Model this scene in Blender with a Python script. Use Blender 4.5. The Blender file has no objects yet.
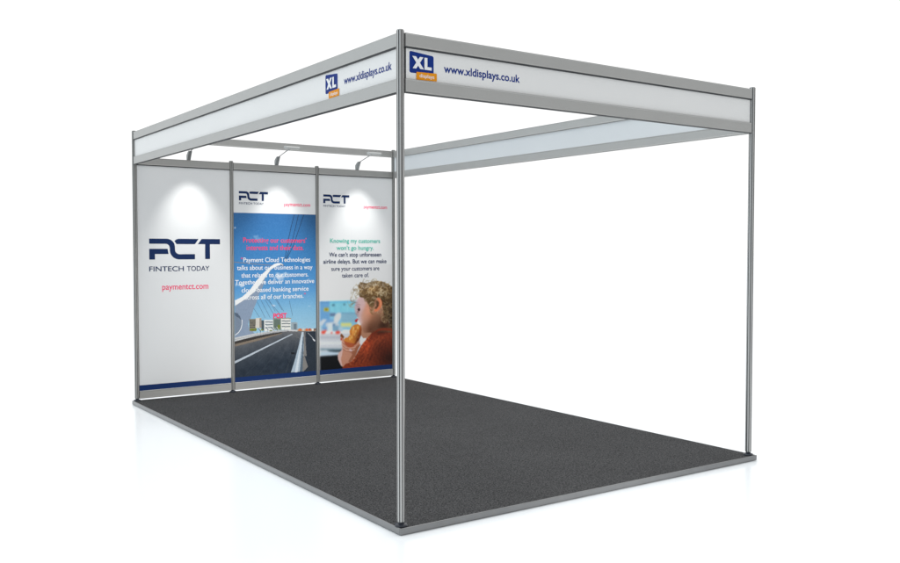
import bpy, math, random
import numpy as np
from mathutils import Vector, Matrix

scene = bpy.context.scene
col = scene.collection
random.seed(7)

# ------------------------------------------------------------------ sizes (metres)
W, D, H = 2.804, 4.676, 2.5          # post axes: front/wall width, depth, post height
DECK = 0.040                          # platform thickness, its top is z = 0
RT, RH = 0.030, 0.066                 # rail thickness and height
Z_TOP, Z_LOW = 2.429, 2.201           # undersides of the top and the lower rail

# ------------------------------------------------------------------ materials
def lin(c):
    return tuple(((x/255)/12.92 if x/255 <= .04045 else ((x/255+.055)/1.055)**2.4) for x in c)

def mat(name, rgb, rough=.5, metal=0., spec=.5, noise=None, bump=None):
    m = bpy.data.materials.new(name); m.use_nodes = True
    nt = m.node_tree; b = nt.nodes['Principled BSDF']
    b.inputs['Base Color'].default_value = (*rgb, 1)
    b.inputs['Roughness'].default_value = rough
    b.inputs['Metallic'].default_value = metal
    b.inputs['Specular IOR Level'].default_value = spec
    tc = nt.nodes.new('ShaderNodeTexCoord')
    if noise:
        sc, amt, stretch = noise
        mp = nt.nodes.new('ShaderNodeMapping'); mp.inputs['Scale'].default_value = stretch
        n = nt.nodes.new('ShaderNodeTexNoise'); n.inputs['Scale'].default_value = sc; n.inputs['Detail'].default_value = 5
        r = nt.nodes.new('ShaderNodeMapRange')
        r.inputs['From Min'].default_value = .3; r.inputs['From Max'].default_value = .7
        r.inputs['To Min'].default_value = 1-amt; r.inputs['To Max'].default_value = 1+amt
        mx = nt.nodes.new('ShaderNodeVectorMath'); mx.operation = 'SCALE'
        mx.inputs[0].default_value = rgb
        nt.links.new(tc.outputs['Object'], mp.inputs[0]); nt.links.new(mp.outputs[0], n.inputs['Vector'])
        nt.links.new(n.outputs['Fac'], r.inputs['Value']); nt.links.new(r.outputs[0], mx.inputs['Scale'])
        nt.links.new(mx.outputs[0], b.inputs['Base Color'])
    if bump:
        n2 = nt.nodes.new('ShaderNodeTexNoise'); n2.inputs['Scale'].default_value = bump[0]; n2.inputs['Detail'].default_value = 3
        bp = nt.nodes.new('ShaderNodeBump'); bp.inputs['Strength'].default_value = bump[1]; bp.inputs['Distance'].default_value = bump[2]
        nt.links.new(tc.outputs['Object'], n2.inputs['Vector'])
        nt.links.new(n2.outputs['Fac'], bp.inputs['Height']); nt.links.new(bp.outputs[0], b.inputs['Normal'])
    return m

M = {}
M['alu'] = mat('anodised_aluminium', (.44, .438, .425), .38, .4, .4, (5, .02, (1, 1, 1)))
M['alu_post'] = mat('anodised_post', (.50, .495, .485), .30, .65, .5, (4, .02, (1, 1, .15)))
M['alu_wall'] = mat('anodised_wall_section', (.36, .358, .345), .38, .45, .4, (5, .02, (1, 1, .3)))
M['slot'] = mat('slot_painted_shadow', (.045, .047, .05), .6)  # slot faces coloured dark for the shade inside the grooves
M['shade_line'] = mat('painted_shade_line', (.03, .032, .035), .55)  # shadow lines under rails and at board ends, painted as dark strips
M['foot'] = mat('dark_plastic_foot', (.012, .016, .026), .35)
M['board'] = mat('white_fascia_board', (.80, .795, .785), .36, 0, .35, (2.2, .012, (1, 1, 1)))
M['board_light_tint'] = mat('fascia_board_light_tint', (.71, .735, .75), .36, 0, .35, (2.2, .012, (1, 1, 1)))  # bluish light on the right board's inner face, put into its colour
M['panel'] = mat('white_printed_panel', (.745, .755, .76), .42, 0, .35, (1.5, .012, (1, 1, 1)))
M['navy'] = mat('navy_print', (.005, .022, .090), .5, 0, .15)
M['blue'] = mat('royal_blue_print', (.004, .030, .215), .5, 0, .15)
M['stripe'] = mat('blue_stripe_print', (.003, .026, .125), .5, 0, .15)
M['pink'] = mat('pink_print', (.86, .055, .16), .5, 0, .15)
M['teal'] = mat('teal_print', (.06, .50, .39), .5, 0, .15)
M['orange'] = mat('orange_print', (.80, .30, .010), .5, 0, .15)
M['white'] = mat('white_print', (.86, .87, .88), .4)
M['trim'] = mat('platform_edge_aluminium', (.25, .252, .255), .34, .6, .5, (7, .05, (1, 1, 1)))
M['lamp_shell'] = mat('light_grey_lamp_shell', (.50, .51, .50), .4)
M['steel'] = mat('steel_arm', (.34, .35, .36), .3, .8)
M['bracket'] = mat('grey_bracket', (.26, .27, .27), .4, .4)
M['floor'] = mat('white_gloss_floor', (.90, .925, .94), .2, 0, .24)
g = bpy.data.materials.new('lamp_glow'); g.use_nodes = True
g.node_tree.nodes['Principled BSDF'].inputs['Emission Color'].default_value = (1, .99, .96, 1)
g.node_tree.nodes['Principled BSDF'].inputs['Emission Strength'].default_value = .12
M['glow'] = g

# carpet: dark charcoal, fine light and dark flecks
c = bpy.data.materials.new('charcoal_carpet'); c.use_nodes = True; M['carpet'] = c
nt = c.node_tree; b = nt.nodes['Principled BSDF']
b.inputs['Roughness'].default_value = .95; b.inputs['Specular IOR Level'].default_value = .12
tc = nt.nodes.new('ShaderNodeTexCoord')
def nz(scale, detail):
    n = nt.nodes.new('ShaderNodeTexNoise'); n.inputs['Scale'].default_value = scale; n.inputs['Detail'].default_value = detail
    nt.links.new(tc.outputs['Object'], n.inputs['Vector']); return n
n1, n2, n3 = nz(115, 4), nz(240, 2), nz(1.3, 3)
a = nt.nodes.new('ShaderNodeMath'); a.operation = 'ADD'
nt.links.new(n1.outputs['Fac'], a.inputs[0]); nt.links.new(n2.outputs['Fac'], a.inputs[1])
cr = nt.nodes.new('ShaderNodeValToRGB')
cr.color_ramp.elements[0].position = .41; cr.color_ramp.elements[0].color = (.013, .0135, .014, 1)
cr.color_ramp.elements[1].position = .61; cr.color_ramp.elements[1].color = (.100, .100, .102, 1)
hf = nt.nodes.new('ShaderNodeMath'); hf.operation = 'MULTIPLY'; hf.inputs[1].default_value = .5
nt.links.new(a.outputs[0], hf.inputs[0]); nt.links.new(hf.outputs[0], cr.inputs['Fac'])
mr = nt.nodes.new('ShaderNodeMapRange'); mr.inputs['From Min'].default_value = .3; mr.inputs['From Max'].default_value = .7
mr.inputs['To Min'].default_value = .93; mr.inputs['To Max'].default_value = 1.07
sc = nt.nodes.new('ShaderNodeVectorMath'); sc.operation = 'SCALE'
nt.links.new(n3.outputs['Fac'], mr.inputs['Value']); nt.links.new(cr.outputs['Color'], sc.inputs[0]); nt.links.new(mr.outputs[0], sc.inputs['Scale'])
nt.links.new(sc.outputs[0], b.inputs['Base Color'])
bp = nt.nodes.new('ShaderNodeBump'); bp.inputs['Strength'].default_value = .6; bp.inputs['Distance'].default_value = .004
nt.links.new(n2.outputs['Fac'], bp.inputs['Height']); nt.links.new(bp.outputs[0], b.inputs['Normal'])

# printed picture: reads the ink colours stored on the sheet
pm = bpy.data.materials.new('printed_picture'); pm.use_nodes = True; M['print'] = pm
at = pm.node_tree.nodes.new('ShaderNodeVertexColor'); at.layer_name = 'ink'
pb = pm.node_tree.nodes['Principled BSDF']; pb.inputs['Roughness'].default_value = .42; pb.inputs['Specular IOR Level'].default_value = .12
pm.node_tree.links.new(at.outputs['Color'], pb.inputs['Base Color'])

# ------------------------------------------------------------------ object helpers
WORLD_LOC = {}
def link(name, verts, faces, mats, parent=None, fmat=None, smooth=False):
    """one mesh object from world coordinates, origin at its own middle"""
    vs = np.array(verts, dtype=float)
    lo, hi = vs.min(0), vs.max(0); ctr = (lo+hi)/2
    me = bpy.data.meshes.new(name)
    me.from_pydata([tuple(v) for v in (vs-ctr)], [], faces)
    for m in (mats if isinstance(mats, (list, tuple)) else [mats]): me.materials.append(m)
    if fmat is not None:
        for p, k in zip(me.polygons, fmat): p.material_index = k
    if smooth:
        for p in me.polygons: p.use_smooth = True
    me.update()
    o = bpy.data.objects.new(name, me); col.objects.link(o)
    WORLD_LOC[o.name] = Vector(ctr)
    if parent: o.parent = parent; o.location = Vector(ctr)-WORLD_LOC[parent.name]
    else: o.location = ctr
    return o

def empty(name, loc, label, cat, group=None):
    o = bpy.data.objects.new(name, None); col.objects.link(o); o.location = loc
    o.empty_display_size = .2; WORLD_LOC[o.name] = Vector(loc)
    o['label'] = label; o['category'] = cat
    if group: o['group'] = group
    return o

class MB:
    def __init__(s): s.v = []; s.f = []; s.m = []
    def add(s, v, f, k=0):
        n = len(s.v); s.v += [tuple(q) for q in v]; s.f += [[n+i for i in q] for q in f]; s.m += [k]*len(f)
    def box(s, x0, x1, y0, y1, z0, z1, k=0):
        s.add([(x0,y0,z0),(x1,y0,z0),(x1,y1,z0),(x0,y1,z0),(x0,y0,z1),(x1,y0,z1),(x1,y1,z1),(x0,y1,z1)],
              [(0,3,2,1),(4,5,6,7),(0,1,5,4),(1,2,6,5),(2,3,7,6),(3,0,4,7)], k)
    def prism(s, prof, p0, ax, side, up, length, k=0, ks=None):
        """closed profile [(side, up)...] swept from p0 along ax"""
        p0, ax, side, up = map(Vector, (p0, ax, side, up)); n = len(prof)
        v = [p0+side*a+up*b for a, b in prof]; v += [q+ax*length for q in v]
        base = len(s.v); s.v += [tuple(q) for q in v]
        for i in range(n):
            j = (i+1) % n
            s.f.append([base+i, base+j, base+n+j, base+n+i]); s.m.append(ks[i] if ks else k)
        s.f.append([base+i for i in range(n)][::-1]); s.m.append(k)
        s.f.append([base+n+i for i in range(n)]); s.m.append(k)
    def disc(s, c, rings, seg=24, k=0):
        """lathe round z: rings = [(r, z)...] from bottom to top"""
        base = len(s.v)
        for r, z in rings:
            for i in range(seg):
                a = 2*math.pi*i/seg; s.v.append((c[0]+r*math.cos(a), c[1]+r*math.sin(a), c[2]+z))
        for q in range(len(rings)-1):
            for i in range(seg):
                j = (i+1) % seg
                s.f.append([base+q*seg+i, base+q*seg+j, base+(q+1)*seg+j, base+(q+1)*seg+i]); s.m.append(k)
        s.f.append([base+i for i in range(seg)][::-1]); s.m.append(k)
        s.f.append([base+(len(rings)-1)*seg+i for i in range(seg)]); s.m.append(k)
    def tube(s, pts, r, seg=10, k=0):
        pts = [Vector(p) for p in pts]; base = len(s.v)
        for i, p in enumerate(pts):
            d = (pts[min(i+1, len(pts)-1)]-pts[max(i-1, 0)]).normalized()
            a = d.orthogonal().normalized() if abs(d.x) > .9 else d.cross(Vector((1,0,0))).normalized(); c2 = d.cross(a)
            for q in range(seg):
                t = 2*math.pi*q/seg; s.v.append(tuple(p+a*r*math.cos(t)+c2*r*math.sin(t)))
        for i in range(len(pts)-1):
            for q in range(seg):
                j = (q+1) % seg
                s.f.append([base+i*seg+q, base+i*seg+j, base+(i+1)*seg+j, base+(i+1)*seg+q]); s.m.append(k)
        s.f.append([base+q for q in range(seg)][::-1]); s.m.append(k)
        s.f.append([base+(len(pts)-1)*seg+q for q in range(seg)]); s.m.append(k)
    def build(s, name, mats, parent=None, smooth=False, bevel=0):
        o = link(name, s.v, s.f, mats, parent, s.m, smooth)
        if bevel:
            md = o.modifiers.new('bevel', 'BEVEL'); md.width = bevel; md.segments = 2; md.limit_method = 'ANGLE'
        return o

# a vertical printed face: point (a, z) measured to the right as seen by a reader
class Face:
    def __init__(s, origin, right, out): s.o, s.r, s.n = Vector(origin), Vector(right), Vector(out)
    def p(s, a, z, off=0.): return s.o+s.r*a+s.n*off+Vector((0, 0, z))
    def shape(s, name, polys, off, m, parent, thick=.0006):
        mb = MB()
        for pl in polys:
            n = len(pl); fr = [s.p(a, z, off+thick) for a, z in pl]; bk = [s.p(a, z, off) for a, z in pl]
            mb.add(fr+bk, [list(range(n))]+[[i, n+i, n+(i+1) % n, (i+1) % n] for i in range(n)])
        return mb.build(name, m, parent)

def text_verts(body, weight=0.):
    cu = bpy.data.curves.new('t', 'FONT'); cu.body = body; cu.size = 1; cu.offset = weight; cu.resolution_u = 6
    o = bpy.data.objects.new('t', cu); col.objects.link(o); bpy.context.view_layer.update()
    me = bpy.data.meshes.new_from_object(o.evaluated_get(bpy.context.evaluated_depsgraph_get()))
    v = [tuple(q.co) for q in me.vertices]; f = [list(p.vertices) for p in me.polygons]
    bpy.data.objects.remove(o); bpy.data.curves.remove(cu); bpy.data.meshes.remove(me)
    return v, f
def lettering(face, name, lines, off, m, parent, weight=.0):
    for l in lines: one_line(face, name, [l], off, m, parent, weight)
def one_line(face, name, lines, off, m, parent, weight):
    """lines = [(text, left, right, baseline, size)]; size is the em height; one mesh, set flat on the face"""
    mb = MB()
    for (t, a0, a1, z, size) in lines:
        v, f = text_verts(t, weight)
        x0 = min(q[0] for q in v); x1 = max(q[0] for q in v); k = (a1-a0)/(x1-x0)
        mb.add([face.p(a0+(q[0]-x0)*k, z+q[1]*size, off) for q in v], f)
    return mb.build(name, m, parent)
def round_poly(pts, r, n=5):
    out = []
    for i, p in enumerate(pts):
        p = Vector(p); a = Vector(pts[i-1])-p; b2 = Vector(pts[(i+1) % len(pts)])-p
        a = p+a.normalized()*r; b2 = p+b2.normalized()*r
        for k in range(n+1):
            t = k/n; out.append(tuple((1-t)**2*a+2*t*(1-t)*p+t*t*b2))
    return out

# ------------------------------------------------------------------ printed pictures
class Print:
    """a printed sheet as a fine grid of ink cells on the wall face: a is metres from the wall's left post, z height"""
    def __init__(s, a0, a1, z0, z1, cell=.0036):
        s.a0, s.a1, s.z0, s.z1 = a0, a1, z0, z1
        s.nx = int((a1-a0)/cell); s.nz = int((z1-z0)/cell)
        s.A, s.Z = np.meshgrid(a0+(np.arange(s.nx)+.5)*(a1-a0)/s.nx, z0+(np.arange(s.nz)+.5)*(z1-z0)/s.nz)
        s.C = np.zeros((s.nz, s.nx, 3)); s.rng = np.random.default_rng(3)
    def gradient(s, stops):
        zs = [q[0] for q in stops]
        for k in range(3): s.C[..., k] = np.interp(s.Z, zs, [q[1][k] for q in stops])
    def mask(s, pts):
        m = np.zeros(s.A.shape, bool); n = len(pts)
        for i in range(n):
            x1, y1 = pts[i]; x2, y2 = pts[(i+1) % n]
            if y1 == y2: continue
            c = ((y1 > s.Z) != (y2 > s.Z)) & (s.A < (x2-x1)*(s.Z-y1)/(y2-y1)+x1); m ^= c
        return m
    def dist(s, pts):
        d = np.full(s.A.shape, 9.)
        for (x1, y1), (x2, y2) in zip(pts[:-1], pts[1:]):
            dx, dy = x2-x1, y2-y1; t = np.clip(((s.A-x1)*dx+(s.Z-y1)*dy)/(dx*dx+dy*dy+1e-12), 0, 1)
            d = np.minimum(d, np.hypot(s.A-x1-t*dx, s.Z-y1-t*dy))
        return d
    def put(s, al, color): s.C += (np.array(color, float)-s.C)*al[..., None]
    def poly(s, pts, color): s.put(s.mask(pts)*1., color)
    def line(s, pts, color, w, al=1.): s.put(np.clip((w/2-s.dist(pts))/.002+.5, 0, 1)*al, color)
    def blob(s, c, r, color):
        r = r if isinstance(r, tuple) else (r, r)
        s.put(np.clip((1-np.hypot((s.A-c[0])/r[0], (s.Z-c[1])/r[1]))*3, 0, 1), color)
    def cloud(s, c, r, color, al):
        d = np.hypot((s.A-c[0])/r[0], (s.Z-c[1])/r[1])+(s.fuzz(5)-.5)*1.3
        s.put(np.clip(1.15-d, 0, 1)*al, color)
    def fuzz(s, size):
        h, w = s.nz//size+2, s.nx//size+2; g0 = s.rng.random((h, w))
        y = np.linspace(0, h-1.001, s.nz); x = np.linspace(0, w-1.001, s.nx); yi, xi = y.astype(int), x.astype(int); fy, fx = (y-yi)[:, None], (x-xi)[None]
        return (g0[yi][:, xi]*(1-fy)*(1-fx)+g0[yi+1][:, xi]*fy*(1-fx)+g0[yi][:, xi+1]*(1-fy)*fx+g0[yi+1][:, xi+1]*fy*fx)
    def fill_below(s, pts, top, bottom):
        xs = [q[0] for q in pts]; ys = [q[1] for q in pts]; edge = np.interp(s.A, xs, ys)
        t = np.clip((edge-s.Z)/.32, 0, 1)**.6
        c2 = np.array(top)[None, None]*(1-t[..., None])+np.array(bottom)[None, None]*t[..., None]
        m = s.Z < edge; s.C[m] = c2[m]
        # long streaks of tyre wear along the road
        s.C[m] += ((s.fuzz(9)-.5)*12)[m][:, None]
    def knit(s, pts, hi, lo):
        m = s.mask(pts); u = (s.A-pts[0][0])*.75+(s.Z-.3)*.45; v = (s.Z-.3)*1.-(s.A-pts[0][0])*.5
        w = np.sin(u*150+np.sin(v*95)*1.4)*.5+.5; w2 = np.sin(v*210+u*60)*.5+.5
        k = np.clip(w*.65+w2*.25+(s.fuzz(4)-.5)*.5, 0, 1)
        shade = np.clip((s.A-2.35)/.42, 0, 1)*.5
        s.put(m*np.clip(k-.45-shade*.3, 0, 1)*1.1*(1-shade), hi); s.put(m*np.clip(.5-k+shade*.6, 0, 1)*1.1, lo)
        s.C[m] = np.clip(s.C[m], 0, 255)
    def curls(s, pts, n, cols, seed):
        r = random.Random(seed); xs = [q[0] for q in pts]; ys = [q[1] for q in pts]; k = 0; tries = 0
        while k < n and tries < n*30:
            tries += 1
            x, y = r.uniform(min(xs), max(xs)), r.uniform(min(ys), max(ys))
            ins = False
            for i in range(len(pts)):
                (x1, y1), (x2, y2) = pts[i-1], pts[i]
                if (y1 > y) != (y2 > y) and x < (x2-x1)*(y-y1)/(y2-y1)+x1: ins = not ins
            if not ins: continue
            k += 1; R = r.uniform(.010, .036); t0 = r.uniform(0, 6.3); sw = r.uniform(1.6, 4.6); q = r.uniform(.5, 1)
            arc = [(x+R*math.cos(t0+sw*j/7), y+R*q*math.sin(t0+sw*j/7)-.018*j/7) for j in range(8)]
            if max(a for a, _ in arc) > s.a1: pass
            s.line(arc, r.choice(cols), r.uniform(.003, .0075), r.uniform(.55, .95))
    def soften(s, r, m=None):
        B = s.C.copy()
        for _ in range(2):
            for ax in (0, 1):
                P = np.concatenate([np.take(B, [0]*r, ax), B, np.take(B, [-1]*r, ax)], ax); cs = np.cumsum(P, ax); z0_ = np.zeros_like(np.take(cs, [0], ax))
                cs = np.concatenate([z0_, cs], ax); n = B.shape[ax]
                B = (np.take(cs, range(2*r+1, 2*r+1+n), ax)-np.take(cs, range(0, n), ax))/(2*r+1)
        if m is None: s.C = B
        else: s.C[m] = B[m]
    def tint(s, pts, c, r, mul):
        d = np.clip(1-np.hypot((s.A-c[0])/r[0], (s.Z-c[1])/r[1]), 0, 1)**1.2*s.mask(pts)
        s.C *= 1+(np.array(mul)-1)*d[..., None]
    def grain(s, amt, seed):
        s.C += (s.fuzz(2)-.5)[..., None]*amt*2; s.C = np.clip(s.C, 0, 255)
    def sheet(s, name, face, off, parent, gain=1.0, cap=.82):
        c2 = s.C/255; l = np.where(c2 <= .04045, c2/12.92, ((c2+.055)/1.055)**2.4)*gain
        l = np.minimum(l, cap)
        xs = np.linspace(s.a0, s.a1, s.nx+1); zs = np.linspace(s.z0, s.z1, s.nz+1)
        ctr = face.p((s.a0+s.a1)/2, (s.z0+s.z1)/2, off)
        X, Zg = np.meshgrid(xs, zs); P = np.array(face.o-ctr)+np.array(face.n)*off+X[..., None]*np.array(face.r)+Zg[..., None]*np.array([0, 0, 1.])
        idx = np.arange((s.nx+1)*(s.nz+1)).reshape(s.nz+1, s.nx+1)
        F = np.stack([idx[:-1, :-1], idx[:-1, 1:], idx[1:, 1:], idx[1:, :-1]], -1).reshape(-1, 4)
        me = bpy.data.meshes.new(name); me.from_pydata(P.reshape(-1, 3).tolist(), [], F.tolist()); me.materials.append(M['print'])
        at = me.color_attributes.new('ink', 'FLOAT_COLOR', 'CORNER')
        cc = np.ones((F.shape[0], 4, 4)); cc[:, :, :3] = l.reshape(-1, 1, 3); at.data.foreach_set('color', cc.reshape(-1))
        me.update(); o = bpy.data.objects.new(name, me); col.objects.link(o); WORLD_LOC[o.name] = ctr
        o.parent = parent; o.location = ctr-WORLD_LOC[parent.name]
        return o

def paint_bridge(p):
    p.cloud((0.967, 1.625),(0.012, 0.012),(225,228,238), 0.6)
    p.cloud((1.185, 1.537),(0.05, 0.03),(225,228,238), 0.25)
    p.cloud((1.233, 1.506),(0.04, 0.02),(225,228,238), 0.2)
    p.cloud((1.451, 1.141),(0.085, 0.035),(225,228,238), 0.75)
    p.cloud((1.427, 1.12),(0.05, 0.025),(225,228,238), 0.6)
    p.cloud((1.498, 1.162),(0.04, 0.02),(225,228,238), 0.6)
    p.cloud((1.009, 1.058),(0.045, 0.018),(225,228,238), 0.85)
    p.cloud((1.372, 0.843),(0.028, 0.011),(225,228,238), 0.7)
    p.cloud((1.773, 0.822),(0.02, 0.008),(225,228,238), 0.35)
    p.line([(1.607, 1.771),(1.57, 1.639),(1.536, 1.497),(1.496, 1.289)], (38,52,78), .0055)
    p.line([(1.655, 1.772),(1.618, 1.629),(1.571, 1.464),(1.501, 1.289)], (38,52,78), .0055)
    p.line([(1.715, 1.774),(1.658, 1.619),(1.595, 1.453),(1.506, 1.289)], (38,52,78), .0055)
    p.line([(0.961, 1.287),(1.151, 1.268),(1.369, 1.249)], (150,128,112), .0055)
    p.poly([(0.96, 0.853),(1.092, 0.933),(1.161, 0.985),(1.23, 1.064),(1.285, 1.133),(1.264, 1.052),(1.217, 0.962),(1.185, 0.877),(1.153, 0.803),(1.128, 0.729),(1.106, 0.699),(1.098, 0.659),(1.112, 0.608),(1.175, 0.564),(0.958, 0.526)], (134,150,172))
    p.poly([(0.957, 0.788),(0.987, 0.777),(1.015, 0.743),(1.031, 0.696),(1.028, 0.649),(1.011, 0.61),(0.986, 0.578),(0.958, 0.562)], (118,132,150))
    p.poly([(0.957, 0.788),(0.987, 0.777),(1.015, 0.743),(1.023, 0.709),(1.001, 0.73),(0.957, 0.758)], (84,98,116))
    p.line([(1.033, 0.709),(1.032, 0.662),(1.021, 0.623),(0.997, 0.587),(0.961, 0.562)], (232,236,240), .007)
    p.poly([(0.96, 0.906),(1.036, 0.94),(1.115, 1.002),(1.184, 1.092),(1.253, 1.166),(1.323, 1.224),(1.381, 1.264),(1.422, 1.275),(1.463, 1.27),(1.489, 1.252),(1.451, 1.255),(1.404, 1.242),(1.346, 1.21),(1.288, 1.138),(1.23, 1.061),(1.161, 0.983),(1.092, 0.931),(1.025, 0.891),(0.96, 0.853)], (243,243,240))
    p.line([(1.463, 1.25),(1.404, 1.24),(1.346, 1.208),(1.29, 1.135),(1.232, 1.059),(1.163, 0.981),(1.095, 0.929),(1.027, 0.889),(0.96, 0.85)], (165,172,180), .004)
    p.line([(1.451, 1.255),(1.489, 1.25)], (70,60,60), .006)
    p.line([(1.159, 0.819),(1.218, 0.73)], (66,92,124), .0034)
    p.line([(1.194, 0.887),(1.279, 0.722)], (66,92,124), .0034)
    p.line([(1.237, 0.897),(1.333, 0.72)], (66,92,124), .0034)
    p.line([(1.28, 0.906),(1.372, 0.751)], (66,92,124), .0034)
    p.line([(1.32, 0.907),(1.389, 0.783)], (66,92,124), .0034)
    p.line([(1.546, 0.887),(1.581, 0.731)], (66,92,124), .0034)
    p.line([(1.263, 0.95),(1.436, 0.759)], (66,92,124), .0034)
    p.line([(1.367, 0.947),(1.466, 0.791)], (66,92,124), .0034)
    p.line([(1.408, 0.902),(1.483, 0.779)], (66,92,124), .0034)
    p.poly([(1.11, 0.717),(1.178, 0.714),(1.177, 0.588),(1.109, 0.592)], (128,122,108))
    p.poly([(1.113, 0.699),(1.175, 0.696),(1.175, 0.688),(1.113, 0.691)], (70,72,72))
    p.poly([(1.113, 0.678),(1.175, 0.676),(1.175, 0.668),(1.112, 0.67)], (70,72,72))
    p.poly([(1.112, 0.658),(1.175, 0.655),(1.175, 0.647),(1.112, 0.65)], (70,72,72))
    p.poly([(1.112, 0.638),(1.175, 0.635),(1.174, 0.627),(1.112, 0.63)], (70,72,72))
    p.poly([(1.177, 0.723),(1.241, 0.72),(1.24, 0.619),(1.176, 0.622)], (206,200,190))
    p.poly([(1.219, 0.718),(1.241, 0.717),(1.24, 0.619),(1.219, 0.62)], (150,140,130))
    p.poly([(1.241, 0.696),(1.269, 0.694),(1.269, 0.59),(1.24, 0.592)], (70,84,92))
    p.poly([(1.269, 0.7),(1.365, 0.695),(1.364, 0.578),(1.269, 0.583)], (218,220,218))
    p.poly([(1.278, 0.683),(1.362, 0.679),(1.362, 0.668),(1.278, 0.672)], (110,125,135))
    p.poly([(1.278, 0.656),(1.362, 0.652),(1.362, 0.641),(1.278, 0.645)], (110,125,135))
    p.poly([(1.278, 0.626),(1.361, 0.622),(1.361, 0.611),(1.277, 0.615)], (110,125,135))
    p.poly([(1.365, 0.717),(1.453, 0.713),(1.452, 0.588),(1.364, 0.592)], (132,146,138))
    p.poly([(1.377, 0.7),(1.444, 0.697),(1.443, 0.615),(1.376, 0.619)], (98,112,104))
    p.poly([(1.453, 0.705),(1.562, 0.7),(1.562, 0.585),(1.452, 0.59)], (222,222,216))
    p.poly([(1.459, 0.686),(1.559, 0.681),(1.559, 0.67),(1.459, 0.675)], (112,122,126))
    p.poly([(1.458, 0.658),(1.559, 0.654),(1.559, 0.643),(1.458, 0.648)], (112,122,126))
    p.poly([(1.458, 0.628),(1.559, 0.624),(1.559, 0.613),(1.458, 0.617)], (112,122,126))
    p.poly([(1.444, 0.714),(1.568, 0.708),(1.568, 0.697),(1.444, 0.703)], (150,152,140))
    p.poly([(1.565, 0.662),(1.637, 0.658),(1.637, 0.576),(1.565, 0.579)], (150,164,172))
    p.poly([(1.592, 0.644),(1.625, 0.642),(1.625, 0.586),(1.592, 0.587)], (108,124,134))
    p.blob((1.14, 0.606),(0.03, 0.014),(112,126,48))
    p.blob((1.176, 0.607),(0.014, 0.018),(112,126,48))
    p.blob((1.24, 0.598),(0.02, 0.012),(112,126,48))
    p.blob((1.429, 0.627),(0.018, 0.02),(112,126,48))
    p.blob((1.423, 0.603),(0.02, 0.012),(112,126,48))
    p.blob((1.341, 0.586),(0.02, 0.008),(112,126,48))
    p.poly([(1.637, 0.589),(1.843, 0.579),(1.842, 0.554),(1.637, 0.564)], (186,150,120))
    p.poly([(1.653, 0.594),(1.681, 0.593),(1.68, 0.568),(1.653, 0.569)], (205,120,70))
    p.poly([(1.691, 0.592),(1.718, 0.591),(1.718, 0.566),(1.691, 0.567)], (200,195,190))
    p.poly([(1.729, 0.59),(1.757, 0.589),(1.756, 0.564),(1.729, 0.565)], (215,105,60))
    p.poly([(1.763, 0.589),(1.79, 0.587),(1.79, 0.562),(1.763, 0.564)], (190,90,60))
    p.poly([(1.798, 0.587),(1.826, 0.586),(1.825, 0.56),(1.798, 0.562)], (225,215,205))
    p.poly([(1.821, 0.586),(1.849, 0.584),(1.849, 0.559),(1.821, 0.561)], (120,100,90))
    p.fill_below([(0.957,0.499),(1.168,0.54),(1.355,0.565),(1.532,0.575),(1.637,0.567),(1.842,0.557)], (112,112,114),(40,50,62))
    p.poly([(0.957, 0.48),(1.211, 0.516),(1.458, 0.557),(1.458, 0.549),(1.225, 0.497),(0.957, 0.447)], (128,116,102))
    p.poly([(0.957, 0.499),(1.168, 0.535),(1.458, 0.565),(1.458, 0.557),(1.196, 0.514),(0.957, 0.472)], (58,54,52))
    p.poly([(0.958, 0.536),(1.168, 0.567),(1.355, 0.583),(1.532, 0.588),(1.637, 0.577),(1.637, 0.563),(1.532, 0.573),(1.355, 0.565),(1.168, 0.54),(0.957, 0.499)], (196,197,198))
    p.line([(0.957, 0.517),(1.168, 0.551),(1.355, 0.573),(1.532, 0.581)], (120,124,128), .003)
    p.line([(1.207, 0.616),(1.23, 0.585)], (60,78,100), .006)
    p.line([(1.221, 0.613),(1.241, 0.585)], (215,218,220), .005)
    p.line([(1.29, 0.623),(1.313, 0.592)], (60,78,100), .006)
    p.line([(1.305, 0.619),(1.325, 0.591)], (215,218,220), .005)
    p.line([(1.347, 0.623),(1.37, 0.592)], (60,78,100), .006)
    p.line([(1.361, 0.619),(1.382, 0.591)], (215,218,220), .005)
    p.line([(1.391, 0.623),(1.414, 0.592)], (60,78,100), .006)
    p.line([(1.405, 0.62),(1.426, 0.592)], (215,218,220), .005)
    p.line([(1.19, 0.585),(1.19, 0.563)], (96,100,104), .0025)
    p.line([(1.227, 0.587),(1.227, 0.565)], (96,100,104), .0025)
    p.line([(1.264, 0.589),(1.264, 0.568)], (96,100,104), .0025)
    p.line([(1.302, 0.592),(1.302, 0.57)], (96,100,104), .0025)
    p.line([(1.339, 0.594),(1.339, 0.572)], (96,100,104), .0025)
    p.line([(1.377, 0.596),(1.377, 0.574)], (96,100,104), .0025)
    p.line([(1.415, 0.598),(1.415, 0.577)], (96,100,104), .0025)
    p.line([(1.454, 0.601),(1.453, 0.579)], (96,100,104), .0025)
    p.line([(1.492, 0.603),(1.492, 0.581)], (96,100,104), .0025)
    p.line([(1.052, 0.14),(1.487, 0.531)], (84,88,94), .004, .35)
    p.line([(1.193, 0.129),(1.539, 0.528)], (84,88,94), .004, .35)
    p.line([(1.352, 0.116),(1.573, 0.526)], (84,88,94), .004, .35)
    p.line([(1.499, 0.104),(1.594, 0.525)], (84,88,94), .004, .35)
    p.poly([(0.956, 0.302),(0.955, 0.278),(1.582, 0.536),(1.573, 0.542)], (182,192,202))
    p.line([(1.561, 0.527),(1.674, 0.486)], (120,122,124), .0022)
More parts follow.
